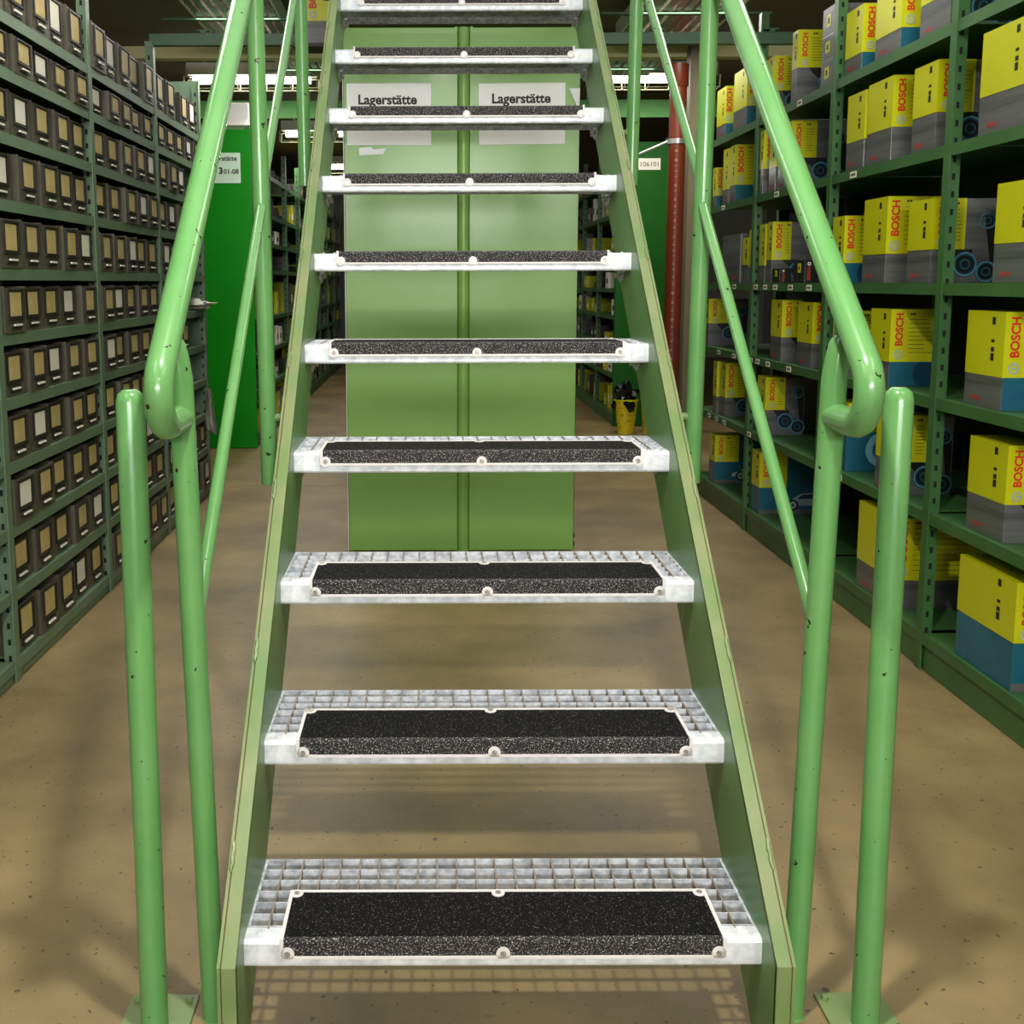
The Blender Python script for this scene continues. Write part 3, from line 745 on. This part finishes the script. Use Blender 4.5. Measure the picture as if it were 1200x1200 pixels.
for (lv, by, yn, wd, dx, ht, kind, yf, yw) in cartons:
    kk = (lv, by, kind); seen[kk] = seen.get(kk, 0)+1
    xj = R.uniform(-.004, .012)
    if kind == 'greybox':
        o = MB().box(0, dx, 0, wd, 0, ht).obj('carton', M['cgrey'], None, (RX+.014, yn, RZ[lv]+.0005), bevel=.0012)
        lettering('BOSCH', .09, M['red'], o, (-.0008, .16, .02), 'aisle', .02)
        MB().box(-.0008, 0, wd*.02, wd*.06, .0, ht).obj('edge_print', M['silver'], o)
        tag(o, 'wide plain grey carton with red print, third shelf from top, bay nearest brown pipe', 'carton', 'cartons on the green rack'); continue
    z = None
    if kind == 'stack': z = zst; zst += ht+.001
    o = carton(lv, by, yn, wd, dx, ht, kind, yf, yw, 0.0 if kind == 'stack' else (-.008 if kind == 'small' else xj), z)
    if kind == 'stack':
        lab = 'shiny grey flat carton with yellow sticker, %s of the stack on top shelf' % ['lowest', 'middle one', 'topmost'][seen[kk]-1]
    else:
        lab = KN[kind].replace(' under yellow label', '') + ', ' + LV[lv] + ', ' + BV[by]
        if allk[kk] > 1: lab = KN[kind].replace('yellow-topped plain grey', 'plain yellow-grey').replace('yellow-topped grey carton with disc picture', 'grey carton with disc picture') + ', %s, %s, %s' % (ORD[seen[kk]-1], LV[lv], BV[by])
    tag(o, lab, 'carton', 'cartons on the green rack')

# ---------------------------------------------------------------- far racks
FZ = [.10, .40, .67, .92, 1.27, 1.48, 1.70, 2.0]
FL = rack('far green shelving rack with small yellow parcels behind the deep green panel', -1.231, .36, [7.72, 8.66, 9.6, 10.55, 11.5, 12.45, 13.4, 14.35, 15.3], FZ, 2.25, M['rack'], s=-1)
p = MB().box(-.36, .005, -.03, -.008, .004, 2.22).obj('end_panel', M['panel_d'], FL, (0, 0, 0), bevel=.003)
sign('location_sign', 'pale paper sign reading stätte and 01-08 on the deep green panel', -1.532, -1.298, 1.857, 2.062, 7.688, [('Lagerstätte', .205, .006, .140, .022), ('3', .027, .084, .060, .04), ('01-08', .104, .117, .062, .022)], M['paper_g'])
FR_Y = [8.86, 9.8, 10.74, 11.68, 12.6]
FR = rack('far green shelving rack behind the dark green panel and brown pipe', 1.50, .42, FR_Y, [.10, .42, .66, .90, 1.12, 1.42, 1.72, 2.0], 2.3, M['rack'], s=1)
MB().box(0, .42, -.03, -.008, .004, 2.27).obj('end_panel', M['panel_k'], FR, (0, 0, 0), bevel=.003)
def far_items(xf, s, ys, zs, n, cat, where, seed):
    rr = random.Random(seed); cnt = {}
    kinds = [('yel', 'yellow parcel'), ('yel', 'yellow parcel'), ('dark', 'dark machine part'), ('cgrey', 'grey carton'), ('dark', 'dark machine part'), ('bin', 'brown carton'), ('cardw', 'pale paper bundle')]
    for i in range(len(ys)-1):
        for zi, z in enumerate(zs):
            y = ys[i]+.05
            gap = (zs[zi+1]-z if zi < len(zs)-1 else .25)-.05
            j = 0
            while y < ys[i+1]-.20:
                wd = rr.uniform(.08, .2); ht = rr.uniform(.35, .9)*gap; dp = rr.uniform(.12, .26)
                mk, nm = kinds[rr.randrange(len(kinds))]
                if rr.random() < .72:
                    x0 = xf + s*rr.uniform(.012, .05)
                    o = MB()
                    if nm == 'dark machine part':
                        o.tube([(s*dp*.4, wd/2, 0), (s*dp*.4, wd/2, ht*.5), (s*dp*.4, wd/2, ht*.55), (s*dp*.4, wd/2, ht*.9)], [wd*.48, wd*.48, wd*.25, wd*.22], 12)
                    else:
                        o.box(*sorted((0, s*dp)), 0, wd, 0, ht)
                    o = o.obj('parcel' if nm != 'dark machine part' else 'machine_part', M[mk], None, (x0, y, z+.0005), bevel=0 if nm == 'dark machine part' else .002)
                    if nm != 'dark machine part':
                        MB().box(*sorted((-s*.0008, 0)), wd*.25, wd*.75, ht*.3, ht*.6).obj('label', M['cardw'] if mk != 'cardw' else M['ink'], o)
                    j += 1
                    tag(o, '%s, %s on %s shelf, %s bay from the %s' % (nm, ORD[j-1], ORD[zi], ORD[i], where), cat if nm != 'dark machine part' else 'machine part', 'goods behind the ' + where)
                y += wd+rr.uniform(.02, .12)
far_items(-1.231, -1, [7.72, 8.66, 9.6, 10.55, 11.5, 12.45, 13.4, 14.35, 15.3], FZ, 6, 'parcel', 'deep green panel', 11)
far_items(1.50, 1, FR_Y, [.10, .42, .66, .90, 1.12, 1.42, 1.72, 2.0], 5, 'parcel', 'dark green panel', 23)

# card with handwritten number
o = MB().box(0, .175, -.001, 0, 0, .09).obj('number_card', M['cardw'], None, (1.70, 8.828, 2.0-.0)); o.location = (1.665, 8.828, 2.052)
tag(o, 'small card with handwritten number 106101 on the dark green panel', 'card'); lettering('106101', .14, M['ink'], o, (.018, -.002, .025), 'front', .0)

# brown pipe with a clamp, and the beige column
t = thing('drain_pipe', 'reddish brown plastic drain pipe standing between the two right-hand racks', 'pipe', (1.548, 6.95, 0))
MB().tube([(0, 0, 0), (0, 0, 2.50)], .052, 24).obj('pipe_run', M['pipe'], t, smooth=True)
MB().tube([(0, 0, 2.36), (0, 0, 2.37), (0, 0, 2.50)], [.053, .061, .061], 24).obj('socket', M['pipe'], t, smooth=True)
cl = MB().ring((0, 0, 2.02), .052, .060, .03, 'z', 24).obj('clamp', M['steel'], t)
MB().tube([(-.06, 0, 2.035), (-.26, .05, 1.95)], .008, 8).obj('clamp_arm', M['steel'], cl)
ik = MB(); z = .2
rr = random.Random(4)
while z < 2.0:
    hgt = rr.uniform(.015, .05); wq = rr.uniform(.010, .018)
    ik.box(-.014-wq/2, -.014+wq/2, -.0535, -.048, z, z+hgt*.35); z += hgt+.012
    
ik.obj('printed_marks', M['pipeink'], t)['kind'] = 'stuff'
t = thing('beige_column', 'beige boxed steel column beside the brown pipe', 'column', (1.665, 6.99, 0))
MB().box(-.035, .05, 0, .12, 0, CEIL-.002).obj('casing', M['beige'], t, bevel=.004)
MB().box(-.04, .055, -.006, .126, 0, .08).obj('plinth', M['beige'], t)

# floor clutter by the dark green panel: two yellow printed tubs with black bags, teal board
def tub(x, y, w0, w1, h, label, bag):
    t = thing('yellow_tub', label, 'tub', (x, y, 0), 'yellow printed tubs on the floor')
    m = MB(); n = 14
    for r0, r1, zz0, zz1 in ((w0, w1, 0.0, h),):
        b = len(m.v)
        for rr_, z_ in ((r0, 0), (r1, h), (r1-.006, h), (r0-.006, .006)):
            for k in range(n):
                an = 2*math.pi*k/n; m.v.append((rr_*math.cos(an), rr_*.8*math.sin(an), z_))
        for q in range(3):
            for k in range(n):
                j = (k+1) % n; m.f.append((b+q*n+k, b+q*n+j, b+(q+1)*n+j, b+(q+1)*n+k))
        m.f.append(tuple(b+k for k in range(n))); m.f.append(tuple(b+3*n+k for k in range(n)))
    m.obj('wall', M['ybag'], t, smooth=True)
    MB().ring((0, 0, h-.012), w1-.002, w1+.006, .012, 'z', n).obj('rim', M['yel'], t).scale = (1, .82, 1)
    if bag: crumple('black_bag', M['bag'], (w1*.98, w1*.8, .10), .4, 8, 'shiny black plastic bag stuffed into a yellow tub', 'bag', (x, y, h*.62))
tub(1.53, 8.40, .062, .092, .27, 'yellow printed tub topped by a shiny black bag', True)
tub(1.74, 8.48, .062, .080, .27, 'yellow printed tub without a bag, beside the teal board', False)
o = MB().prism([(0, 0), (.05, 0), (-.02, .42), (-.04, .42)], 0, .30, 'x').obj('teal_board', M['teal'], None, (1.81, 8.40, .0))
tag(o, 'teal board leaning beside the yellow tubs', 'board')

# ---------------------------------------------------------------- overhead beams and odds
t = thing('cross_beam', 'dark green steel beam joining the tops of the two racks', 'beam', (0, 5.05, 2.222))
MB().box(LX-.02, RX+.45, -.02, .02, 0, .050).obj('beam_profile', M['beam'], t, bevel=.002)
for xx in (-1.0, -.28, 1.02, 1.53):
    MB().box(xx-.012, xx+.012, -.026, .026, .050, .062).box(xx-.03, xx+.03, -.02, .02, .062, .067).obj('clip', M['beam'], t)
o = MB().box(-3.2, 3.2, 0, .09, 0, .075).obj('cream_beam', M['cream'], None, (0.2, 7.1, 2.575), bevel=.004)
tag(o, 'cream ceiling beam crossing behind the dark green beam', 'beam')
for xx in (-2.6, 2.9): MB().box(xx, xx+.02, .03, .05, .075, CEIL-2.575).obj('hanger', M['cream'], o)
o = MB().box(-2.6, -.42, 0, .02, 0, .13).obj('green_fascia', M['fascia'], None, (0, 8.5, 2.41)); tag(o, 'bright green fascia board behind the caged strip light over the deep green panel', 'fascia')
for xx in (-2.4, -.7): MB().box(xx, xx+.02, .0, .02, .13, CEIL-2.41).obj('hanger', M['fascia'], o)
o = MB().box(.95, 3.1, 0, .02, 0, .13).obj('green_fascia', M['fascia'], None, (0, 8.5, 2.41)); tag(o, 'bright green fascia board behind the caged strip light above the pipe', 'fascia')
for xx in (1.2, 2.8): MB().box(xx, xx+.02, .0, .02, .13, CEIL-2.41).obj('hanger', M['fascia'], o)
# white rounded box on the deep green rack
t = thing('white_box', 'white rounded box on top of the deep green rack end', 'box', (-1.34, 7.74, 2.255))
MB().prism([(-.09, .03), (-.07, 0), (.07, 0), (.10, .04), (.10, .15), (-.09, .15)], 0, .2, 'y').obj('shell', M['white'], t, bevel=.008)
MB().box(-.12, .12, -.02, .22, -.004, .0).obj('tray', M['cardw'], t)
# overhead board with a yellow carton, resting on the beam
o = MB().box(0, .22, 0, .148, 0, .016).box(0, .22, .138, .148, .016, .07).obj('overhead_board', M['dark'], None, (-.585, 4.879, 2.184)); tag(o, 'dark board fixed to the green beam under a yellow carton', 'board')
o = MB().box(0, .15, 0, .12, 0, .30).obj('carton', M['cgrey'], None, (-.525, 4.892, 2.2005), bevel=.002)
tag(o, 'yellow and grey carton standing on the overhead board', 'carton')
lb = MB().box(-.0008, .1508, -.0008, .12, .092, .3008).obj('yellow_wrap', M['yel'], o)
lettering('BOSCH', .14, M['red'], lb, (.045, -.0018, .145), 'up', .035)
MB().ring((.03, -.0018, .118), .010, .016, .0008).obj('emblem', M['silver'], lb)
print('bins', nb, 'objects', len(bpy.data.objects))
